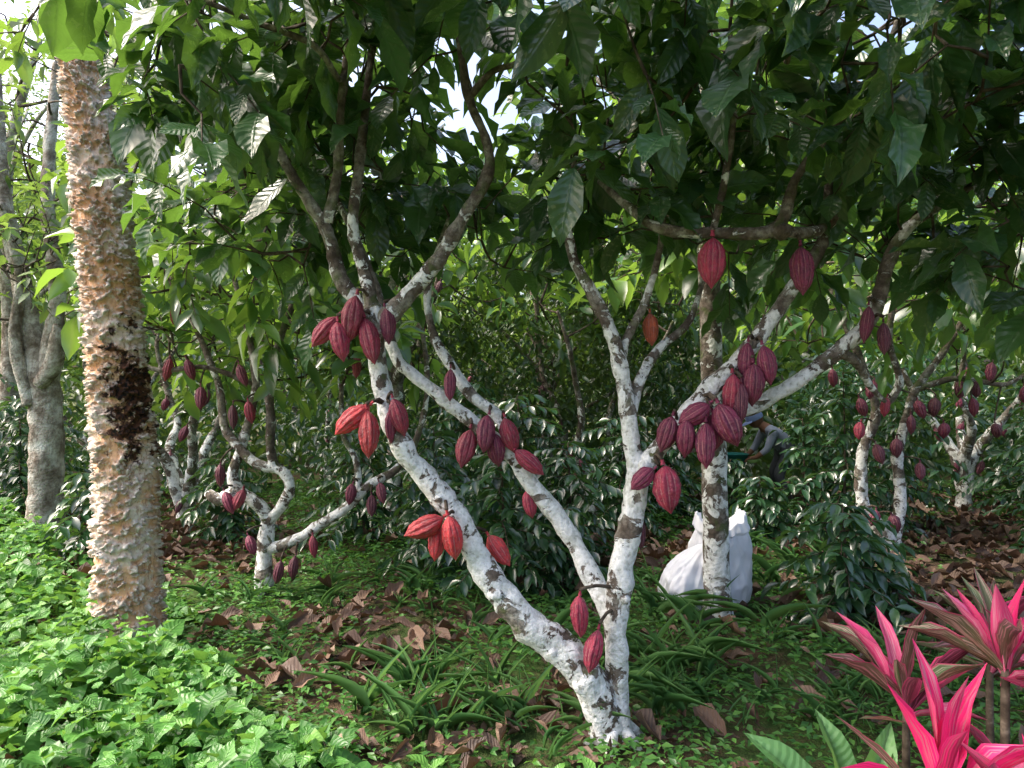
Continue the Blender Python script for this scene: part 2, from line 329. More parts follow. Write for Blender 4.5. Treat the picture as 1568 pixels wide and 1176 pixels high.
for (x,y,z,r) in [(.30,2.83,.25,.04),(.17,2.84,.39,.028),(-.07,2.84,.63,.028),(1.06,2.68,2.1,.035),(1.36,2.93,2.2,.035),(-.6,2.9,1.80,.04),(.56,2.87,1.15,.03),(.47,2.86,.6,.022),(-.3,2.87,1.02,.022)]:
    tb.tube([(x,y,z-r,.3*r),(x,y,z-.5*r,r),(x,y,z+.5*r,r),(x,y,z+r,.3*r)],seg=10,step=.01,rough=.5,freq=25)
for k in range(6):
    a=k*1.05+.3; tb.tube([(.43,2.9,.09,.035),(.43+.08*math.cos(a),2.9+.08*math.sin(a),.025,.028),(.43+.17*math.cos(a),2.9+.17*math.sin(a),-.06,.015)],seg=8,step=.03,rough=.3)
tb.build('trunk_and_limbs',M_BARK,main)
skel=np.concatenate(sk)
st=MB()
pl=[(-.78,2.84,1.716,.085,.17,CRM,(-40,0)),(-.655,2.80,1.765,.105,.20,CRM,(-12,0)),(-.70,2.79,1.672,.09,.17,CRM,(8,0)),(-.583,2.80,1.675,.095,.20,CRM,(14,0)),(-.52,2.84,1.74,.075,.16,PUR,(8,0)),
(-.655,2.80,1.351,.095,.185,RED,(-48,0)),(-.588,2.78,1.295,.092,.20,RED,(4,0)),(-.47,2.83,1.36,.08,.17,CRM,(15,0)),(-.508,2.86,1.32,.06,.15,PUR,(0,0)),
(-.362,2.80,.914,.098,.18,RED,(-62,0)),(-.245,2.79,.870,.100,.195,RED,(10,0)),(-.315,2.84,.838,.08,.15,RED,(-8,0)),(-.055,2.95,.779,.085,.16,RED,(35,0)),
(-.205,3.04,1.212,.10,.18,CRM,(-12,0)),(-.116,3.0,1.28,.095,.17,PUR,(-10,0)),(-.01,3.03,1.27,.09,.17,CRM,(15,0)),(-.07,3.05,1.205,.09,.16,PUR,(10,0)),(.077,3.02,1.152,.085,.17,CRM,(48,0)),(-.273,3.03,1.494,.06,.15,PUR,(0,0)),(.083,3.12,.953,.07,.14,CRM,(10,0)),
(.278,2.80,.544,.085,.185,CRM,(0,0)),(.335,2.79,.407,.085,.18,CRM,(-12,0)),(.10,2.95,.42,.06,.14,PUR,(10,0)),(.556,2.97,.852,.06,.15,DPU,(0,0)),
(.637,2.79,1.068,.125,.20,CRM,(10,0)),(.535,2.81,1.108,.08,.13,PUR,(-50,0)),(.786,2.68,1.975,.118,.205,CRM,(0,0)),(1.153,2.72,1.95,.10,.20,PUR,(0,0)),(.615,3.02,1.74,.075,.15,ORG,(5,0)),
(.637,2.82,1.292,.095,.16,PUR,(-18,0)),(.71,2.79,1.275,.09,.165,PUR,(-5,0)),(.745,2.80,1.378,.10,.15,PUR,(-55,0)),(.786,2.76,1.250,.09,.19,PUR,(0,0)),(.875,2.77,1.333,.125,.19,PUR,(22,0)),(.902,2.81,1.454,.095,.18,CRM,(0,0)),(.988,2.80,1.495,.10,.18,PUR,(0,0)),(1.045,2.80,1.576,.09,.17,PUR,(12,0)),(.975,2.84,1.589,.08,.17,PUR,(-5,0)),(.935,2.78,1.42,.07,.17,DPU,(0,0)),(.84,2.84,1.30,.09,.16,PUR,(5,0)),
(1.474,2.84,1.746,.06,.16,PUR,(-4,0)),(1.558,2.86,1.689,.06,.14,DPU,(0,0))]
for (x,y,z,w,l,c,t) in pl: pod(main,x,y,z,w*.98,l,c,(t[0],random.uniform(-8,8)),skel,st)
def rejm(w):
    x,y,z=w; e=(z-1.5)/y; b=x/y
    if y<1.75: return True
    if b<-.46 and not (b>-.56 and e>.40 and rng.random()<.4): return True
    if -1.0<x<.02 and y<3.05 and z<2.62+.25*(3-y): return True
    if .28<x<.55 and y<2.95 and z<2.3: return True
    if .55<x<1.5 and y<2.85 and z<2.5: return True
    if z<2.12 and x>0: return True
    if e<.27 and y<2.9 and x>-.9: return True
    if e<.17 : return True
    if -.10<b<.04 and .30<e<.50: return True
    return False
cl=np.concatenate([ell(116,(-.85,3.15,2.75),(1.15,1.05,.75),rejm),ell(58,(-.65,2.55,2.95),(1.0,.75,.5),rejm),ell(150,(1.35,3.0,2.65),(1.35,1.05,.68),rejm),ell(62,(1.2,2.4,2.75),(1.2,.7,.5),rejm),ell(26,(2.2,2.9,2.25),(.5,.6,.4)),
  ell(24,(.35,3.2,2.5),(.4,.5,.35),rejm),ell(30,(-.3,3.7,2.6),(.9,.4,.5),rejm)])
lb=LB(); sprigs(lb,st,cl,skel,L=(.17,.30),slen=.34,W=.42,face=.35)
st.build('twigs',M_TWIG,main); lb.build('leaves',T_CAC,M_LEAF,main)

# ------------------------------------------------------------------ other cacao trees
def cacao(name,limbs,crowns,pods,L=(.18,.3),bark_=M_BARKB,leaf=M_LEAFB,T=T_MED,br=.5,rej=None):
    e=empty(name); t=MB(); s2=[]
    for l in limbs: s2.append(t.tube(l,seg=12,step=.04,rough=.28,freq=9)[::2])
    t.build('trunk_and_limbs',bark_,e); S=np.concatenate(s2); tw=MB()
    for p in pods: pod(e,*p,skel=S,tb=tw)
    c=np.concatenate([ell(n,a,b,rej) for n,a,b in crowns]); l=LB(); sprigs(l,tw,c,S,L=L,base_r=br,thick=1.3)
    tw.build('twigs',M_TWIG,e); l.build('leaves',T,leaf,e); return e
def rp(px,pz,py,c=None,w=.08):
    return (px,py,pz,w*random.uniform(.85,1.1),random.uniform(.15,.19),c or random.choice([PUR,DPU,PUR,DPU,CRM]),(random.uniform(-22,22),random.uniform(-15,15)))
cacao('cacao_tree',[
 [(-1.80,4.94,-.1,.09),(-1.793,4.94,.1,.065),(-1.79,4.94,.3,.055),(-1.77,4.94,.52,.05),(-1.85,4.94,.64,.045),(-1.98,4.95,.72,.042),(-2.03,4.96,.85,.038),(-1.97,4.98,1.05,.035),(-1.91,5.0,1.3,.032),(-1.88,5.0,1.55,.028),(-2.0,5.1,2.0,.022),(-2.2,5.2,2.6,.015)],
 [(-2.0,4.95,.72,.042),(-2.12,4.93,.66,.045),(-2.2,4.93,.72,.03)],
 [(-1.77,4.94,.50,.045),(-1.66,4.92,.62,.040),(-1.59,4.9,.76,.038),(-1.66,4.9,.88,.037),(-1.80,4.9,.91,.036),(-1.93,4.92,1.0,.034),(-2.08,4.95,1.18,.03),(-2.15,5.0,1.5,.026),(-2.4,5.1,2.0,.02)],
 [(-1.70,4.9,.88,.036),(-1.735,4.9,1.05,.032),(-1.73,4.9,1.254,.032),(-1.75,4.95,1.585,.028),(-1.6,5.0,2.1,.022),(-1.4,5.1,2.7,.014)],
 [(-1.78,4.94,.30,.04),(-1.60,4.9,.36,.038),(-1.343,4.88,.51,.036),(-1.18,4.88,.62,.034),(-1.04,4.9,.76,.032),(-.84,4.95,.88,.028),(-.7,5.0,1.1,.024),(-.62,5.0,1.5,.02),(-.7,5.1,2.1,.014)],
 [(-1.10,4.9,.72,.026),(-1.12,4.9,.95,.022),(-1.22,4.92,1.15,.02),(-1.25,5,1.5,.016)],
 [(-1.9,5.0,1.5,.02),(-2.2,4.9,1.62,.018),(-2.5,4.8,1.6,.015),(-2.8,4.8,1.75,.01)]],
 [(125,(-1.9,5.1,2.75),(1.35,1.0,.95)),(34,(-1.3,5.2,1.85),(.75,.5,.38)),(16,(-2.3,5.3,1.75),(.6,.4,.3))],
 [rp(a,b,4.82) for a,b in [(-1.9,1.56),(-1.97,1.265),(-1.85,1.3),(-2.06,.85),(-2.0,.66),(-1.84,.36),(-1.65,.17),(-1.54,.2),(-1.14,.72),(-.99,.64),(-.92,.73),(-1.93,.68),(-2.43,1.6),(-2.27,1.6),(-2.2,1.4),(-2.38,2.0),(-1.40,.35),(-1.1,1.62)]],br=.55)
cacao('cacao_tree',[
 [(3.335,6,-.1,.10),(3.32,6,.1,.07),(3.2,6,.28,.06),(3.09,6,.45,.055),(3.06,6,.7,.05),(3.10,6,.97,.046),(3.20,6,1.25,.04),(3.1,6,1.6,.035),(2.9,6,2.1,.03),(2.7,6.1,2.7,.02)],
 [(3.34,6,.0,.06),(3.40,6,.35,.052),(3.41,6,.6,.048),(3.39,6,.857,.045),(3.47,6,1.2,.04),(3.55,6,1.45,.036),(3.8,6,1.8,.03),(4.1,6,2.3,.025),(4.3,6,2.8,.015)],
 [(3.2,6,1.25,.036),(3.35,5.9,1.5,.032),(3.2,5.8,1.9,.028),(3.3,5.8,2.4,.02)],
 [(3.55,6,1.45,.03),(3.85,5.9,1.55,.026),(4.2,5.8,1.5,.02),(4.5,5.8,1.7,.015)]],
 [(130,(3.3,6.1,2.7),(1.7,1.1,.95)),(40,(4.5,5.9,2.1),(1.0,.7,.6))],
 [rp(a,b,5.85,w=.1) for a,b in [(3.08,1.45),(3.2,1.3),(2.98,1.1),(3.5,1.28),(3.42,1.15),(3.62,1.3),(3.15,.9),(3.3,.95),(3.84,1.45),(3.98,1.46),(3.95,1.3),(4.15,1.1),(3.1,.35),(3.28,.3),(3.5,.75),(3.7,1.1),(2.75,1.55),(4.4,1.4),(4.1,1.6),(3.0,1.3)]],br=.45)
def gen(x,y,seed,cr=1.6,n=95,h=3.0,straight=False):
    R=random.Random(seed); L=[]
    z0=R.uniform(.4,.8)
    if straight:
        L.append([(x,y,-.1,.11),(x,y,.6,.085),(x+.03,y,1.6,.075),(x,y,2.6,.06),(x+.1,y,3.6,.03)]); 
    nl=R.randint(3,4); a0=R.uniform(0,6)
    for i in range(nl):
        a=a0+i*6.28/nl+R.uniform(-.4,.4); p=[(x,y,-.1,.11),(x,y,.15,.08),(x+.08*math.cos(a),y+.08*math.sin(a),z0*.8,.065)] if not straight else [(x,y,1.5,.06)]
        zb=p[-1][2]
        for k in range(1,6):
            rr=.12+.2*k; p.append((x+rr*math.cos(a)+R.uniform(-.08,.08),y+rr*math.sin(a)+R.uniform(-.08,.08),zb+k*.36+R.uniform(-.08,.08),.055-.008*k))
        L.append(p)
    pods=[]
    for l in L:
        for q in l[2:6]:
            if R.random()<.38: pods.append(rp(q[0]+R.uniform(-.06,.06),q[2]-.1,q[1]-.08,w=.08))
    cacao('cacao_tree',L,[(n,(x,y,h),(cr,cr*.8,1.05))],pods,L=(.2,.32),br=.55)
for i,(x,y,n,s) in enumerate([(-3.35,7.0,80,False),(-1.29,7.5,90,True),(2.3,9.9,70,False),(5.3,8.0,85,False),(5.9,5.2,50,False),(-5.6,9.2,45,False),(-.6,10.5,75,False),(4.0,11.5,60,False),(-3.0,11,65,False),(.9,7.8,75,False)]):
    gen(x,y,100+i,n=n,straight=s,h=3.0)

# ------------------------------------------------------------------ slim tree behind, far-left tree
def simple_tree(name,limbs,crowns,mat,L=(.2,.3),n_leafmat=M_LEAFB,rough=.1,seg=20,T=T_MED,slen=.38):
    e=empty(name); t=MB(); S=[]
    for l in limbs: S.append(t.tube(l,seg=seg,step=.05,rough=rough,freq=7)[::2])
    t.build('trunk',mat,e); S=np.concatenate(S); tw=MB(); lb=LB()
    sprigs(lb,tw,np.concatenate([ell(*c) for c in crowns]),S,L=L,base_r=.6,thick=1.6,slen=slen)
    tw.build('twigs',M_TWIG,e); lb.build('leaves',T,n_leafmat,e)
simple_tree('shade_tree',[[(1.32,4.35,-.1,.13),(1.31,4.35,.05,.10),(1.30,4.35,.4,.082),(1.285,4.35,1.2,.075),(1.262,4.35,2.0,.068),(1.24,4.36,2.8,.062),(1.26,4.4,4.2,.04)],[(1.25,4.36,2.6,.04),(1.6,4.5,3.2,.03),(2.1,4.6,3.6,.02)],[(1.25,4.36,2.7,.035),(.9,4.3,3.1,.025),(.5,4.4,3.5,.015)]],
 [(42,(1.5,4.6,3.3),(1.1,.8,.9)),(40,(1.2,4.7,2.6),(1.0,.5,.4))],M_BARKS)
def palm_bark():
    m=NT('left_bark'); pos=m.pos(); n1=m.noise(6,6,.65,pos); n2=m.noise(40,4,.6,pos)
    c=m.ramp(n1,[(.35,(.13,.10,.075)),(.46,(.28,.24,.20)),(.56,(.52,.49,.44)),(.72,(.76,.76,.73))])
    c=m.mix(m.math('MULTIPLY',m.sstep(n2,.5,.7),.5),c,(.12,.09,.07))
    return m.done(m.bsdf(c,.85,m.bump(n2,1.0,.03),.2))
M_FL=palm_bark()
simple_tree('jungle_tree',[[(-4.44,6.5,-.1,.20),(-4.44,6.5,.3,.155),(-4.43,6.5,1.11,.140),(-4.46,6.5,1.5,.135),(-4.56,6.5,1.95,.10),(-4.68,6.5,2.55,.085),(-4.85,6.5,3.3,.07),(-5.0,6.6,4.6,.05)],[(-4.43,6.5,1.3,.11),(-4.36,6.45,1.8,.085),(-4.30,6.45,2.4,.07),(-4.42,6.5,3.3,.06),(-4.4,6.6,4.6,.04)],[(-4.42,6.4,1.5,.07),(-4.26,6.35,1.70,.075),(-4.2,6.3,1.95,.06),(-4.22,6.3,2.05,.02)],[(-4.52,6.4,1.3,.06),(-4.64,6.38,1.9,.055),(-4.62,6.4,2.5,.04),(-4.8,6.4,3.2,.03)]],
 [(80,(-4.9,6.6,4.2),(1.6,1.2,1.2)),(40,(-5.2,6.2,2.7),(.8,.6,.7)),(18,(-4.3,5.9,2.7),(.5,.3,.4))],M_FL,L=(.10,.17),n_leafmat=M_FOR,rough=.16,T=T_LOW,slen=.5)

# ------------------------------------------------------------------ rough bark tree (left foreground)
def rough_tree():
    e=empty('rough_bark_tree')
    cl_=np.array([(-2.165,-.1,.185),(-2.175,0,.17),(-2.197,.52,.150),(-2.216,1.08,.142),(-2.253,1.6,.132),(-2.309,2.2,.130),(-2.365,2.76,.122),(-2.43,3.2,.100),(-2.47,3.6,.08),(-2.55,4.6,.06)])
    zs=np.arange(-.1,4.6,.0075); cx=np.interp(zs,cl_[:,1],cl_[:,0]); rr=np.interp(zs,cl_[:,1],cl_[:,2]); nv=120
    V=[];A=[];F=[]
    def ss(v,a,b):
        t=min(1,max(0,(v-a)/(b-a))); return t*t*(3-2*t)
    for i,z in enumerate(zs):
        for j in range(nv):
            th=2*math.pi*j/nv; ct,stt=math.cos(th),math.sin(th)
            zz=z+noise.noise(Vector((ct*1.8,stt*1.8,z*3)))*.05
            v=noise.noise(Vector((ct*2.0,stt*2.0,zz*24)))
            v2=noise.noise(Vector((ct*3.4+9,stt*3.4,zz*30)))
            v3=noise.noise(Vector((ct*13,stt*13+5,zz*70)))
            lg=noise.noise(Vector((ct*1.6+3,stt*1.6,z*3.5)))
            pl_=ss(v2+.40*v3+.35*lg,.06,.22)*(.45+.55*ss(v3,-.2,.3))
            dsp=.008*v+.030*pl_+.007*v3+.010*ss(v,.12,.3)
            A+= [min(1,max(0,dsp/.036)),pl_,0]
            r=rr[i]+dsp+.014*noise.noise(Vector((ct,stt,z*1.6)))
            V.append((cx[i]+ct*r,3.9+stt*r,z))
    for i in range(len(zs)-1):
        for j in range(nv):
            j2=(j+1)%nv; F.append((i*nv+j,i*nv+j2,(i+1)*nv+j2,(i+1)*nv+j))
    m=NT('flaking_bark'); pos=m.pos(); a=m.n('ShaderNodeAttribute',attribute_name='luv'); sp=m.n('ShaderNodeSeparateXYZ'); m.t.links.new(a.outputs['Vector'],sp.inputs[0])
    n1=m.noise(4,4,.6,pos); n2=m.noise(45,5,.6,pos); n3=m.noise(12,4,.6,pos)
    mp=m.n('ShaderNodeMapping'); m.t.links.new(pos,mp.inputs[0]); mp.inputs['Scale'].default_value=(1,1,.22); n4=m.noise(60,4,.7,mp.outputs[0])
    c=m.ramp(sp.outputs[0],[(0,(.70,.40,.22)),(.25,(.68,.43,.27)),(.5,(.42,.27,.17)),(.9,(.56,.48,.40))])
    c=m.mix(m.math('MULTIPLY',m.sstep(n1,.46,.58),.8),c,m.mix(.7,c,(.76,.71,.66)))
    c=m.mix(m.math('MULTIPLY',m.sstep(n4,.52,.60),.6),c,(.31,.15,.08))
    c=m.mix(m.math('MULTIPLY',m.sstep(n2,.55,.64),.6),c,(.80,.75,.68))
    sub=m.n('ShaderNodeVectorMath',operation='SUBTRACT'); m.t.links.new(pos,sub.inputs[0]); sub.inputs[1].default_value=(-2.10,3.80,1.46)
    mul=m.n('ShaderNodeVectorMath',operation='MULTIPLY'); m.t.links.new(sub.outputs[0],mul.inputs[0]); mul.inputs[1].default_value=(1.3,.9,.50)
    ln=m.n('ShaderNodeVectorMath',operation='LENGTH'); m.t.links.new(mul.outputs[0],ln.inputs[0])
    ch=m.math('SUBTRACT',1.0,m.sstep(m.math('ADD',ln.outputs['Value'],m.math('MULTIPLY',m.math('SUBTRACT',n3,.5),.75)),.11,.18))
    c=m.mix(ch,c,m.mix(m.sstep(n2,.4,.6),(.012,.009,.008),(.10,.04,.02)))
    mat=m.done(m.bsdf(c,.8,m.bump(n2,.7,.008),.25))
    me=bpy.data.meshes.new('trunk'); me.from_pydata(V,[],F); at=me.attributes.new('luv','FLOAT_VECTOR','POINT'); at.data.foreach_set('vector',A); me.shade_smooth()
    link('trunk',me,mat,e)
    tw=MB(); lb=LB(); S=np.stack([cx,np.full_like(cx,3.9),zs],1)[460::8]
    sprigs(lb,tw,ell(45,(-2.6,4.3,4.3),(1.2,1.0,.7)),S,L=(.16,.26),base_r=.6,thick=1.5); tw.build('twigs',M_TWIG,e); lb.build('leaves',T_MED,M_LEAFB,e)
rough_tree()

# ------------------------------------------------------------------ shrubs
def shrub(x,y,h,r,n=34,seed=0,name='coffee_shrub',ll=.13):
    e=empty(name); t=MB(); lb=LB(); z0=float(gh(x,y))
    t.tube([(x,y,z0-.05,.016),(x+.02,y,z0+h*.5,.011),(x,y,z0+h,.004)],seg=6,step=.1)
    for i in range(n):
        f=(i+.5)/n; zb=z0+h*(.08+.92*f); a=i*2.4+rng.uniform(-.3,.3); R=r*(1.05-.62*f**1.5)*rng.uniform(.7,1.1)
        d=np.array([math.cos(a),math.sin(a),0]); up=.35*f+.1
        k=max(4,int(R/.05)); ts=(np.arange(k)+.7)/k
        P=np.array([x,y,zb])+d*(R*ts)[:,None]; P[:,2]+=R*(up*ts-.45*ts*ts); P[:,2]=np.maximum(P[:,2],z0+.03)
        t.tube([(x,y,zb,.005)]+[(*q,.003) for q in P[::2]],seg=4,step=.1,cap=False)
        sd=np.cross(d,UP)
        for s_ in (-1,1):
            ld=d*.55+sd*s_*.8+rng.normal(0,.15,(k,3)); ld[:,2]-=rng.uniform(.1,.6,k)
            lb.add(P,ld,UP+rng.normal(0,.25,(k,3)),ll*rng.uniform(.7,1.25,k),.40,rng.uniform(.6,1.3,k),rng.uniform(0,1,k))
    t.build('stems',M_TWIG,e); lb.build('leaves',T_MED,M_DARK,e)
for i,(x,y,h,r) in enumerate([(2.08,4.30,.78,.46),(2.40,4.6,.5,.35),(-.08,4.75,1.05,.5),(-.62,5.4,1.15,.55),(.45,5.5,1.0,.5),(.05,5.9,1.4,.7),(3.15,6.5,1.6,.6),(2.85,6.7,1.15,.32),(4.6,5.7,.9,.45),(5.3,6.6,1.4,.8),(3.9,7.0,1.4,.65),(-2.7,6.4,.8,.45),(-3.5,5.7,.8,.4),(1.1,6.8,1.2,.6),(-1.4,6.4,1.0,.55),(-.5,7.0,1.5,.8),(.35,4.9,.6,.3),(1.75,7.6,.8,.5),(-5.2,7.2,1.3,.8),(6.2,7.8,1.7,.9),(2.35,6.5,.62,.35),(2.3,7.2,.7,.3)]):
    shrub(x,y,h,r,n=int(20+r*26))

# masses of leaves
def mass(name,C,rad,per,L,T,mat,W=.45,parent=None,droop=.5,rbase=None):
    n=len(C)*per; cc=np.repeat(C,per,axis=0); p=cc+rng.normal(0,1,(n,3))*rad
    d=rng.normal(0,1,(n,3)); d[:,2]=-rng.uniform(0,1,n)*droop*2
    nn=UP+rng.normal(0,.5,(n,3)); rb=np.repeat(rng.uniform(0,1,len(C)),per)*.7+rng.uniform(0,.3,n)
    keep=p[:,2]>.03
    l=LB(); l.add(p[keep],d[keep],nn[keep],rng.uniform(L[0],L[1],keep.sum()),W,rng.uniform(.5,1.4,keep.sum()),rb[keep]); return l.build(name,T,mat,parent)
ci=empty('citrus_tree'); t=MB(); t.tube([(.5,8.6,-.1,.1),(.45,8.6,.8,.08),(.35,8.6,1.8,.05),(.3,8.6,2.8,.02)],seg=10)
for a in range(7): t.tube([(.45,8.6,.7+a*.2,.04),(.45+.5*math.cos(a*2.4),8.6+.5*math.sin(a*2.4),1.2+a*.22,.025),(.45+1.2*math.cos(a*2.4),8.6+1.0*math.sin(a*2.4),1.6+a*.25,.01)],seg=6)
t.build('trunk',M_BARKB,ci)
mass('leaves',ell(360,(.40,8.4,1.95),(2.1,1.1,1.4),shell=.35),.14,40,(.06,.11),T_LOW,M_CIT,parent=ci)
C=[]
while len(C)<880:
    x=rng.uniform(-22,22); y=rng.uniform(12.5,17); H=5.2+1.5*math.sin(x*.5)+1.1*math.sin(x*1.3+1)+(1.2 if x>3 else 0)
    if x<-6: H+=1.2
    z=rng.uniform(0,1)**.8*H
    if x<-6 and rng.random()<.3: continue
    C.append((x,y,z))
mass('background_forest',np.array(C),.42,38,(.28,.46),T_LOW,M_FOR)
C=np.stack([rng.uniform(-13,15,420),rng.uniform(9.8,12.5,420),rng.uniform(.1,2.8,420)],1)
mass('undergrowth',C,.28,30,(.14,.26),T_LOW,M_CIT)
C=[]
while len(C)<230:
    x=rng.uniform(-6.5,8.5); y=rng.uniform(7.7,9.6); z=rng.uniform(.05,1.0)**.8*(1.7+.5*math.sin(x*1.7))
    if .28<x/y<.41: continue
    C.append((x,y,z))
mass('coffee_thicket',np.array(C),.2,34,(.10,.17),T_LOW,M_DARK,W=.4)
C=ell(125,(-6.1,8.0,4.3),(2.4,1.2,1.8)); 
ft=empty('feathery_tree'); t=MB(); t.tube([(-6.1,8.2,-.1,.14),(-6.0,8.2,2,.11),(-6,8.1,4,.07),(-5.6,8.1,5.6,.03)],seg=10)
for a in range(8): t.tube([(-6,8.1,2.2+a*.35,.03),(-6+.9*math.cos(a*2.4),8.1+.7*math.sin(a*2.4),2.9+a*.35,.018),(-6+1.9*math.cos(a*2.4),8.1+1.0*math.sin(a*2.4),3.0+a*.38,.008)],seg=5)
t.build('trunk',M_FL,ft); mass('leaves',C,.24,60,(.05,.10),T_TNY,M_FOR,parent=ft,droop=.2,W=.4)

# ------------------------------------------------------------------ ground
xs=np.concatenate([np.linspace(-300,-14,14),np.linspace(-12,14,131),np.linspace(16,300,14)]); ys=np.concatenate([np.linspace(-60,-3,8),np.linspace(-2,14,90),np.linspace(16,400,16)])
X,Y=np.meshgrid(xs,ys); Z=gh(X,Y); V=np.stack([X,Y,Z],-1).reshape(-1,3); nx=len(xs)
F=np.array([(j*nx+i,j*nx+i+1,(j+1)*nx+i+1,(j+1)*nx+i) for j in range(len(ys)-1) for i in range(nx-1)])
m=NT('soil'); pos=m.pos(); n1=m.noise(1.3,4,.6,pos); n2=m.noise(16,5,.7,pos); n3=m.noise(60,3,.6,pos)
c=m.ramp(n2,[(.3,(.035,.024,.017)),(.5,(.085,.056,.038)),(.7,(.17,.115,.08))])
c=m.mix(m.math('MULTIPLY',m.sstep(m.math('ADD',n1,m.math('MULTIPLY',n3,.3)),.56,.72),.8),c,m.mix(n3,(.03,.07,.018),(.08,.16,.04)))
np_mesh('ground',V,F,None,m.done(m.bsdf(c,.95,m.bump(m.math('ADD',n2,m.math('MULTIPLY',n3,.5)),1.0,.03),.1)))

BL=[(-.75,3.7,.55,1.05),(.0,3.0,.36,.95),(2.2,4.5,.75,.75),(3.9,5.6,1.7,1.1),(-3.0,6.0,1.1,1.1),(.9,6.2,.9,1.0),(-1.0,4.4,.5,.85),(1.6,3.3,.4,.4),(5,7,1.9,1.1),(-4.0,7.2,1.1,1.0),(1.0,3.9,.4,.45),(-.45,3.05,.32,.9),(3.0,5.0,1.0,1.0),(.9,2.8,.25,.5),(2.9,3.7,.8,.8),(-2.4,5.2,.5,.7)]
def lit(x,y):
    v=np.full_like(x,.10)
    for a,b,r,s_ in BL: v=np.maximum(v,s_*np.exp(-((x-a)**2+(y-b)**2)/(r*r)))
    return v+.12*np.sin(x*5+1)*np.sin(y*4.3)
def inGC(x,y,off=0.0): return x < -.33-(y-2.1)*.84+off+.18*np.sin(y*4+x*2)
def scat(n,x0,x1,y0,y1,f):
    x=rng.uniform(x0,x1,n);y=rng.uniform(y0,y1,n);k=rng.uniform(0,1,n)<f(x,y);return x[k],y[k]
x,y=scat(20000,-6,8,2.2,9.5,lambda x,y:np.clip(lit(x,y),0,1)*.68)
n=len(x); a=rng.uniform(0,6.28,n); l=LB()
l.add(np.stack([x,y,gh(x,y)+rng.uniform(.01,.07,n)],1),np.stack([np.cos(a),np.sin(a),rng.normal(0,.2,n)],1),UP+rng.normal(0,.4,(n,3)),rng.uniform(.06,.23,n),.45*rng.uniform(.6,1.1,n),rng.uniform(.2,.9,n),np.clip(rng.beta(2,2.2,n),0,1))
l.build('fallen_leaves',T_DEAD,M_DEADL)
x,y=scat(170000,-6,8,2.1,10,lambda x,y:np.clip(1.05-lit(x,y)*1.05+.25*np.sin(x*2.3)*np.sin(y*3.1+1),0.05,1)*np.clip((1.25-(y-2)/9),.2,1))
n=len(x); a=rng.uniform(0,6.28,n); hh=.015+.13*np.clip(.5+.5*np.sin(x*4.1+y*2)*np.cos(y*5.2),0,1)*rng.uniform(0,1,n)
l=LB(); l.add(np.stack([x,y,gh(x,y)+hh],1),np.stack([np.cos(a),np.sin(a),rng.uniform(-.1,.5,n)],1),UP+rng.normal(0,.35,(n,3)),rng.uniform(.02,.055,n)*(1+.08*(y-2)),.5,1.0,rng.uniform(0,1,n))
l.build('ground_herbs',T_TNY,M_HERB)
def grass(cent,name='grass'):
    l=LB()
    for (x,y,r,nt,Lm) in cent:
        for _ in range(max(2,int(nt*.5))):
            tx,ty=x+rng.normal(0,r*.6),y+rng.normal(0,r*.6); k=int(rng.integers(5,12)); a=rng.uniform(0,6.28,k); up=rng.uniform(.6,2.8,k)
            d=np.stack([np.cos(a),np.sin(a),up],1); LL=Lm*rng.uniform(.4,1.05,k)
            nn=np.stack([-np.cos(a)*up,-np.sin(a)*up,np.ones(k)],1)
            p=np.stack([tx+rng.normal(0,.03,k),ty+rng.normal(0,.03,k),np.full(k,float(gh(tx,ty)))+rng.uniform(0,.08,k)],1)
            l.add(p,d,nn,LL,rng.uniform(.018,.042,k),rng.uniform(.3,1.1,k),rng.uniform(0,1,k))
    return l.build(name,T_BLD,M_GRASS)
cent=[(-.22,3.2,.35,22,.34),(-.35,2.9,.2,6,.30),(.8,3.6,.35,22,.38),(.75,3.15,.3,10,.32),(1.1,4.2,.3,10,.38),(1.6,3.4,.5,22,.24),(1.4,2.9,.4,14,.2),(-.1,3.9,.4,8,.26),(-1.2,3.5,.5,8,.2),(-1.6,4.4,.5,10,.24),(0,2.75,.3,6,.2),(2.6,3.6,.6,12,.26),(2.9,5.4,.8,10,.34),(-.4,4.6,.5,10,.26),(4.3,4.6,1,8,.3),(-1.1,5.5,.7,10,.28),(1.2,5.3,.7,12,.3),(-3.2,5.0,.8,8,.28),(2.2,6.2,.5,8,.4),(2.25,5.2,.35,12,.42),(2.0,2.6,.4,10,.24),(.2,4.2,.6,10,.22)]
grass(cent)
# bright groundcover on the left
x,y=scat(5400,-6.5,0.2,1.25,7.0,lambda x,y:inGC(x,y)*np.where(y>4.6,.4,1.0)*.62)
edge=np.clip((-.33-(y-2.1)*.84-x)/.8+.1,0,1)
keep=((x+2.18)**2+(y-3.9)**2>.25**2); x,y,edge=x[keep],y[keep],edge[keep]
H=(.07+.25*edge)*rng.uniform(.45,1.4,len(x))
l=LB(); per=8; n=len(x); tmst=MB()
i=np.tile(np.arange(per),n); px=np.repeat(x,per);py=np.repeat(y,per);ph=np.repeat(H,per);f=(i+1)/per
a=np.repeat(rng.uniform(0,6.28,n),per)+i*1.65+rng.normal(0,.35,n*per)
pz=gh(px,py)+ph*(.35+.65*f)
rad=.05*(1-f)+.008
d=np.stack([np.cos(a),np.sin(a),.6*f+rng.normal(0,.4,n*per)-.2],1)
sc=np.repeat(rng.uniform(.6,1.4,n),per)
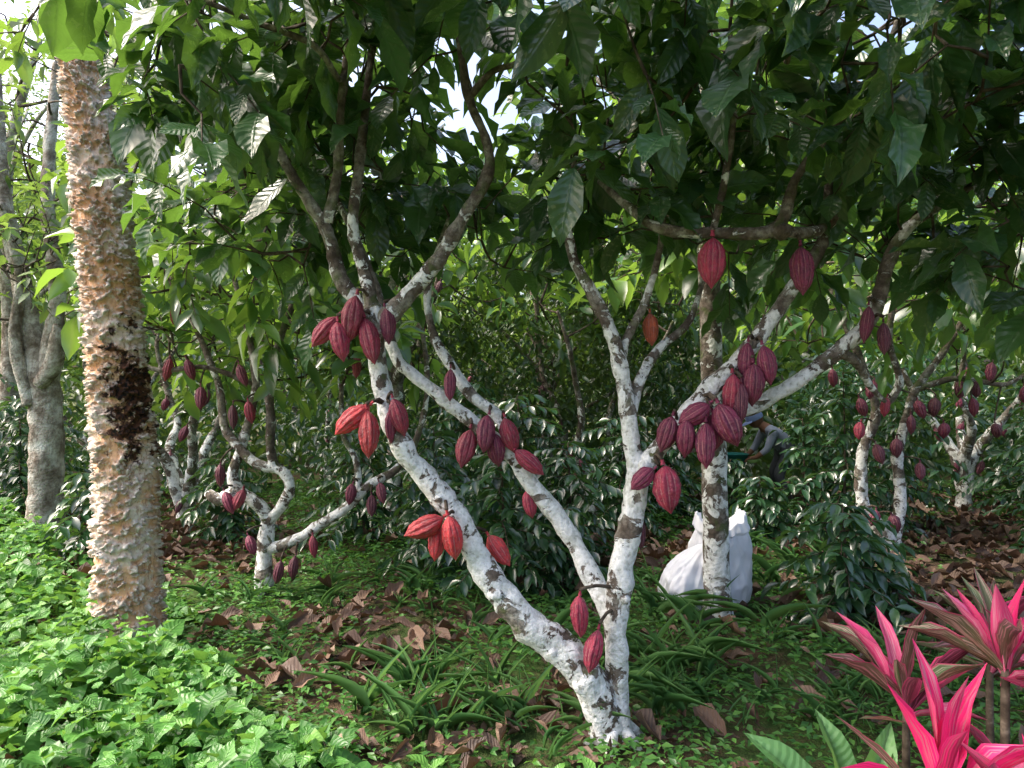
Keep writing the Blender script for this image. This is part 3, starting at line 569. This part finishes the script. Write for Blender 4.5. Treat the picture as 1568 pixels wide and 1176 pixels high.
l.add(np.stack([px+np.cos(a)*rad,py+np.sin(a)*rad,pz],1),d,UP+rng.normal(0,.34,(n*per,3)),(.055+.085*(1-f))*sc*rng.uniform(.8,1.2,n*per),.82*rng.uniform(.8,1.05,n*per),rng.uniform(.4,1.7,n*per),np.clip(.05+.65*f+rng.normal(0,.2,n*per),0,1))
gc=empty('groundcover_plants')
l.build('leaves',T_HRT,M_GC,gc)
for k in range(0,n,2): 
    z0=float(gh(x[k],y[k])); tmst.tube([(x[k],y[k],z0-.01,.0022),(x[k],y[k],z0+H[k]*.8,.0015)],seg=3,step=1,cap=False)
tmst.build('stems',M_HERB,gc)
l=LB()
for (sx,sy,sh) in [(.28,2.35,.16),(.16,2.5,.07),(-.3,2.5,.10)]:
    for q in range(6):
        a=q*2.4+sx*9; l.add([sx,sy,sh*(.4+q/10)],[math.cos(a),math.sin(a),.4+.1*q],UP,rng.uniform(.06,.10),.55,1,.8)
l.build('seedlings',T_MED,M_GC)
l=LB()
for (px,py,pz,dx,dy,dz,L) in [(1.02,2.15,.12,-.5,.2,.6,.34),(1.05,2.12,.12,-.9,-.1,.35,.36),(1.08,2.15,.12,.35,0,.8,.32),(1.1,2.2,.12,-.15,.2,.9,.30),(.98,2.05,.10,-.8,-.4,.15,.30),(1.12,2.1,.12,.1,-.3,.8,.26)]:
    l.add([px,py,pz],[dx,dy,dz],[0.1,-.6,.8],L,.32,.8,rng.uniform())
l.build('broadleaf_plant',T_CORD,M_BROAD)

# ------------------------------------------------------------------ ti plants
def ti(x,y,z,specs,stem=True):
    e=empty('ti_plant'); l=LB(); t=MB()
    t.tube([(x+.03,y+.02,-.02,.014),(x,y,z*.5,.013),(x,y,z,.012)],seg=8)
    for (az,el,L,W,r) in specs:
        a=math.radians(az);b=math.radians(el); d=np.array([math.cos(a)*math.cos(b),math.sin(a)*math.cos(b),math.sin(b)])
        n=np.array([-math.cos(a)*math.sin(b),-math.sin(a)*math.sin(b),math.cos(b)])+rng.normal(0,.25,3)
        l.add([x,y,z-rng.uniform(0,.08)],d,n,L,W,rng.uniform(.2,1.0),r)
    t.build('stem',M_TWIG,e); l.build('leaves',T_CORD,M_CORD,e)
def ros(n,el0,el1,L0,L1,pal,a0=0):
    return [(a0+i*137.5+rng.uniform(-15,15),el0+(el1-el0)*(i/n)+rng.uniform(-8,8),rng.uniform(L0,L1)*(1 if i>2 else .8),rng.uniform(.11,.17),pal[i%len(pal)]) for i in range(n)]
ti(1.10,1.74,.43,[(185,35,.30,.13,.05),(250,66,.33,.16,.1),(100,84,.42,.16,.3),(15,80,.43,.15,.2),(170,78,.38,.14,.15),(330,62,.36,.15,.35),(60,60,.34,.13,.4),(210,58,.28,.12,.62),(290,86,.38,.14,.25),(150,45,.34,.10,.9),(0,40,.32,.12,.55)])
ti(1.46,2.02,.66,ros(14,25,86,.28,.38,[.9,.95,.5,.3,.95,.45,.1]))
ti(1.26,1.62,.42,ros(12,25,84,.26,.34,[.62,.66,.35,.6,.7,.05]),30)
ti(1.30,2.25,.46,ros(13,15,80,.28,.38,[.9,1.0,.5,.95,.78,.42],60))
ti(1.62,1.90,.60,ros(12,20,84,.28,.36,[.3,.66,.2,.95,.4],20))
ti(1.75,2.5,.5,ros(12,15,80,.28,.36,[.8,1.0,.5,.95,.9],20))

# ------------------------------------------------------------------ sacks
def sack(x,y,w,dp,h,lean,openTop,seed):
    m_=MB(); nu,nv=56,96
    def prof(t):
        if openTop: return .84+.20*math.sin(math.pi*min(1,t*1.15))**.8 if t<.87 else .96-.9*(t-.87)
        return max(.03,(1-t**2.6)**.6)*(.86+.2*math.sin(math.pi*t))
    zz=float(gh(x,y))
    for i in range(nu+1):
        t=i/nu; r=prof(t)*(min(1,(t+.015)/.07)**.4)
        for j in range(nv):
            th=2*math.pi*j/nv; c,s_=math.cos(th),math.sin(th); q=(abs(c)**2.8+abs(s_)**2.8)**(-1/2.8)
            f=noise.noise(Vector((c*1.6+seed,s_*1.6,t*3)))*.15+(.25-abs(noise.noise(Vector((c*3+seed,s_*3,t*4+seed)))))*.16+(.2-abs(noise.noise(Vector((c*9+seed,s_*9,t*4)))))*.12
            rr=r*q*(1+f)
            top=(.04*math.cos(2*th)+.04*noise.noise(Vector((c*3,s_*3,seed))))*max(0,t-.75)*4 if openTop else 0
            m_.v.append((x+w/2*c*rr+lean*t*t,y+dp/2*s_*rr,zz+h*t+top))
    if openTop:
        for k,(sc_,dz) in enumerate([(.93,.0),(.88,-.12)]):
            for j in range(nv):
                v=m_.v[nu*nv+j]; m_.v.append((x+lean+(v[0]-x-lean)*sc_,y+(v[1]-y)*sc_,v[2]+dz))
        tot=nu+3
    else: tot=nu+1
    for i in range(tot-1):
        for j in range(nv):
            j2=(j+1)%nv; m_.f.append((i*nv+j,i*nv+j2,(i+1)*nv+j2,(i+1)*nv+j))
    m_.f.append(tuple((tot-1)*nv+j for j in range(nv)))
    return m_.build('white_sack',M_SACK)
m=NT('woven_sack'); pos=m.pos(); n1=m.noise(5,4,.5,pos); w=m.n('ShaderNodeTexWave'); m.t.links.new(pos,w.inputs[0]); w.inputs['Scale'].default_value=70; w2=m.n('ShaderNodeTexWave',bands_direction='Z'); m.t.links.new(pos,w2.inputs[0]); w2.inputs['Scale'].default_value=70
M_SACK=m.done(m.bsdf(m.ramp(n1,[(.3,(.66,.68,.78)),(.7,(.84,.85,.91))]),.5,m.bump(m.math('ADD',w.outputs[1],w2.outputs[1]),.25,.002),.4))
sack(1.16,4.50,.38,.34,.42,.12,False,3)
sack(1.41,4.62,.38,.30,.58,.0,True,8)

# ------------------------------------------------------------------ worker (bending, behind)
def worker():
    e=empty('farm_worker')
    J={'pel':(2.86,7.0,.86,.135),'belly':(2.77,7.0,.96,.135),'chest':(2.64,7.0,1.06,.15),'neck':(2.55,7.0,1.13,.055),'head0':(2.50,7.0,1.16,.06),
     'hL':(2.86,6.91,.80,.10),'kL':(2.68,6.87,.43,.065),'aL':(2.84,6.86,.10,.045),'tL':(2.70,6.85,.05,.04),'hR':(2.86,7.09,.80,.10),'kR':(2.72,7.14,.42,.065),'aR':(2.93,7.15,.10,.045),'tR':(2.79,7.16,.05,.04),
     'sL':(2.62,6.84,1.06,.06),'eL':(2.53,6.80,.86,.043),'wL':(2.42,6.86,.76,.028),'pL':(2.38,6.88,.75,.026),
     'sR':(2.62,7.16,1.06,.06),'eR':(2.53,7.20,.86,.043),'wR':(2.42,7.14,.76,.028),'pR':(2.38,7.12,.75,.026)}
    for k,v in J.items():
        if v[2]>.5: J[k]=(v[0],v[1],v[2]-.13,v[3])
    E=[('pel','belly'),('belly','chest'),('chest','neck'),('neck','head0'),('pel','hL'),('hL','kL'),('kL','aL'),('aL','tL'),('pel','hR'),('hR','kR'),('kR','aR'),('aR','tR'),('chest','sL'),('sL','eL'),('eL','wL'),('wL','pL'),('chest','sR'),('sR','eR'),('eR','wR'),('wR','pR')]
    for s_,yy in (('L',1),('R',-1)):
        b=J['p'+s_]
        for k in range(4):
            o=(k-1.5)*.018; L=[.075,.085,.08,.06][k]
            J[f'f{s_}{k}a']=(b[0]-.035,b[1]+o,b[2]+.0,.009);J[f'f{s_}{k}b']=(b[0]-.035-L*.5,b[1]+o*1.1,b[2]-.015,.008);J[f'f{s_}{k}c']=(b[0]-.03-L*.7,b[1]+o*1.1,b[2]-.045,.007)
            E+=[('p'+s_,f'f{s_}{k}a'),(f'f{s_}{k}a',f'f{s_}{k}b'),(f'f{s_}{k}b',f'f{s_}{k}c')]
        J[f't{s_}a']=(b[0]-.02,b[1]+.035*yy,b[2]+.015,.010);J[f't{s_}b']=(b[0]-.055,b[1]+.045*yy,b[2]+.01,.008); E+=[('p'+s_,f't{s_}a'),(f't{s_}a',f't{s_}b')]
    names=list(J); me=bpy.data.meshes.new('body'); me.from_pydata([J[k][:3] for k in names],[(names.index(a),names.index(b)) for a,b in E],[])
    o=bpy.data.objects.new('body',me); COL.objects.link(o)
    md=o.modifiers.new('s','SKIN'); 
    if not me.skin_vertices: 
        bpy.context.view_layer.objects.active=o
    for i,k in enumerate(names):
        sv=me.skin_vertices[0].data[i]; sv.radius=(J[k][3],J[k][3]); sv.use_root=(k=='pel')
    md2=o.modifiers.new('u','SUBSURF'); md2.levels=2; md2.render_levels=2
    dg=bpy.context.evaluated_depsgraph_get(); nm=bpy.data.meshes.new_from_object(o.evaluated_get(dg)); bpy.data.objects.remove(o)
    def pm(name,c):
        q=NT(name); n_=q.noise(30,3,.5,q.pos()); return q.done(q.bsdf(q.mix(q.math('MULTIPLY',n_,.5),c,tuple(v*.5 for v in c)),.75,q.bump(n_,.5,.01),.3))
    mats=[pm('skin',(.16,.075,.045)),pm('shirt',(.20,.23,.31)),pm('trousers',(.05,.055,.07)),pm('boots',(.02,.02,.02))]
    nm.materials.clear()
    for q in mats: nm.materials.append(q)
    lab={}
    for k in names:
        lab[k]=1
        if k in('head0','neck','wL','wR','pL','pR') or k[0]=='f' or k in('tLa','tLb','tRa','tRb'): lab[k]=0
        if k in('pel','hL','hR','kL','kR'): lab[k]=2
        if k in('aL','aR','tL','tR'): lab[k]=3
    PA=np.array([J[k][:3] for k in names])
    for p in nm.polygons:
        c=np.array(p.center); p.material_index=lab[names[int(np.argmin(np.linalg.norm(PA-c,axis=1)))]]
    nm.shade_smooth(); ob=bpy.data.objects.new('body',nm); COL.objects.link(ob); ob.parent=e
    hv=[];hf=[];nu,nv=20,28
    for i in range(nu+1):
        ph=math.pi*i/nu
        for j in range(nv):
            th=2*math.pi*j/nv; v=Vector((math.sin(ph)*math.cos(th)*.095,math.sin(ph)*math.sin(th)*.076,math.cos(ph)*.118))
            if v.x<0:
                v.x*=.93
                v.x-=.026*math.exp(-(v.y/.014)**2-((v.z+.012)/.022)**2)
                v.x+=.010*math.exp(-((abs(v.y)-.03)/.014)**2-((v.z-.012)/.012)**2)
                v.x-=.008*math.exp(-(v.y/.022)**2-((v.z+.055)/.010)**2)
                v.x-=.008*math.exp(-(v.y/.03)**2-((v.z+.095)/.02)**2)
            v.y+=math.copysign(.016,v.y)*math.exp(-((v.x-.01)/.014)**2-((v.z)/.026)**2)
            if v.z<-.03: v.y*=1+ (v.z+.03)*3.0
            hv.append(v)
    for i in range(nu):
        for j in range(nv):
            j2=(j+1)%nv; hf.append((i*nv+j,(i+1)*nv+j,(i+1)*nv+j2,i*nv+j2))
    R=Matrix.Rotation(math.radians(-28),3,'Y'); hc=Vector((2.455,7.0,1.085))
    me=bpy.data.meshes.new('head'); me.from_pydata([hc+R@v for v in hv],[],hf); me.shade_smooth(); link('head',me,mats[0],e)
    cap=[];cf=[]
    nu=10
    for i in range(nu+1):
        ph=math.pi*.56*i/nu
        for j in range(nv):
            th=2*math.pi*j/nv; cap.append(hc+R@Vector((math.sin(ph)*math.cos(th)*.106,math.sin(ph)*math.sin(th)*.088,math.cos(ph)*.127+.012)))
    for i in range(nu):
        for j in range(nv):
            j2=(j+1)%nv; cf.append((i*nv+j,(i+1)*nv+j,(i+1)*nv+j2,i*nv+j2))
    b=len(cap)
    for k in range(9):
        th=math.radians(180-62+k*124/8)
        for rr,zz in((.97,.012),(1.75,-.006)):
            cap.append(hc+R@Vector((math.cos(th)*.106*rr,math.sin(th)*.088*(rr if rr<1 else 1.25),zz+.0)))
    for k in range(8): cf.append((b+2*k,b+2*k+1,b+2*k+3,b+2*k+2))
    me=bpy.data.meshes.new('cap'); me.from_pydata(cap,[],cf); me.shade_smooth(); link('cap',me,pm('cap_cloth',(.16,.22,.42)),e)
    bm=MB(); N=28
    for (r,z) in [(.0005,.51),(.13,.51),(.17,.66),(.185,.665),(.16,.658),(.12,.525),(.0005,.525)]:
        for j in range(N): th=2*math.pi*j/N; bm.v.append((2.20+r*math.cos(th),7.0+r*math.sin(th),z))
    for i in range(6):
        for j in range(N): j2=(j+1)%N; bm.f.append((i*N+j,i*N+j2,(i+1)*N+j2,(i+1)*N+j))
    bm.build('basin',pm('basin_plastic',(.01,.14,.13)),e)
    e.location=(.46,1.2,0)
worker()

# ------------------------------------------------------------------ light, sky, camera
sv=Vector((-.66,.02,.75)).normalized()
w=bpy.data.worlds.new('World'); scene.world=w; w.use_nodes=True; nt=w.node_tree
sky=nt.nodes.new('ShaderNodeTexSky'); sky.sky_type='NISHITA'; sky.sun_disc=False; sky.sun_elevation=math.asin(sv.z); sky.sun_rotation=math.atan2(sv.x,sv.y); sky.dust_density=8; sky.ozone_density=1
bg=nt.nodes['Background']; bg.inputs[1].default_value=.52; nt.links.new(sky.outputs[0],bg.inputs[0])
sd=bpy.data.lights.new('sun','SUN'); sd.energy=3.4; sd.angle=math.radians(14); sd.color=(1,.95,.88); so=bpy.data.objects.new('sun',sd); COL.objects.link(so); so.rotation_euler=sv.to_track_quat('Z','Y').to_euler()
cd=bpy.data.cameras.new('camera'); cd.lens=24; cd.sensor_width=36; cd.clip_end=1000; cd.clip_start=.05
co=bpy.data.objects.new('camera',cd); COL.objects.link(co); co.location=(0,0,1.5); co.rotation_euler=(math.radians(90),0,0); scene.camera=co
scene.view_settings.view_transform='Standard'; scene.view_settings.look='None'; scene.view_settings.exposure=0
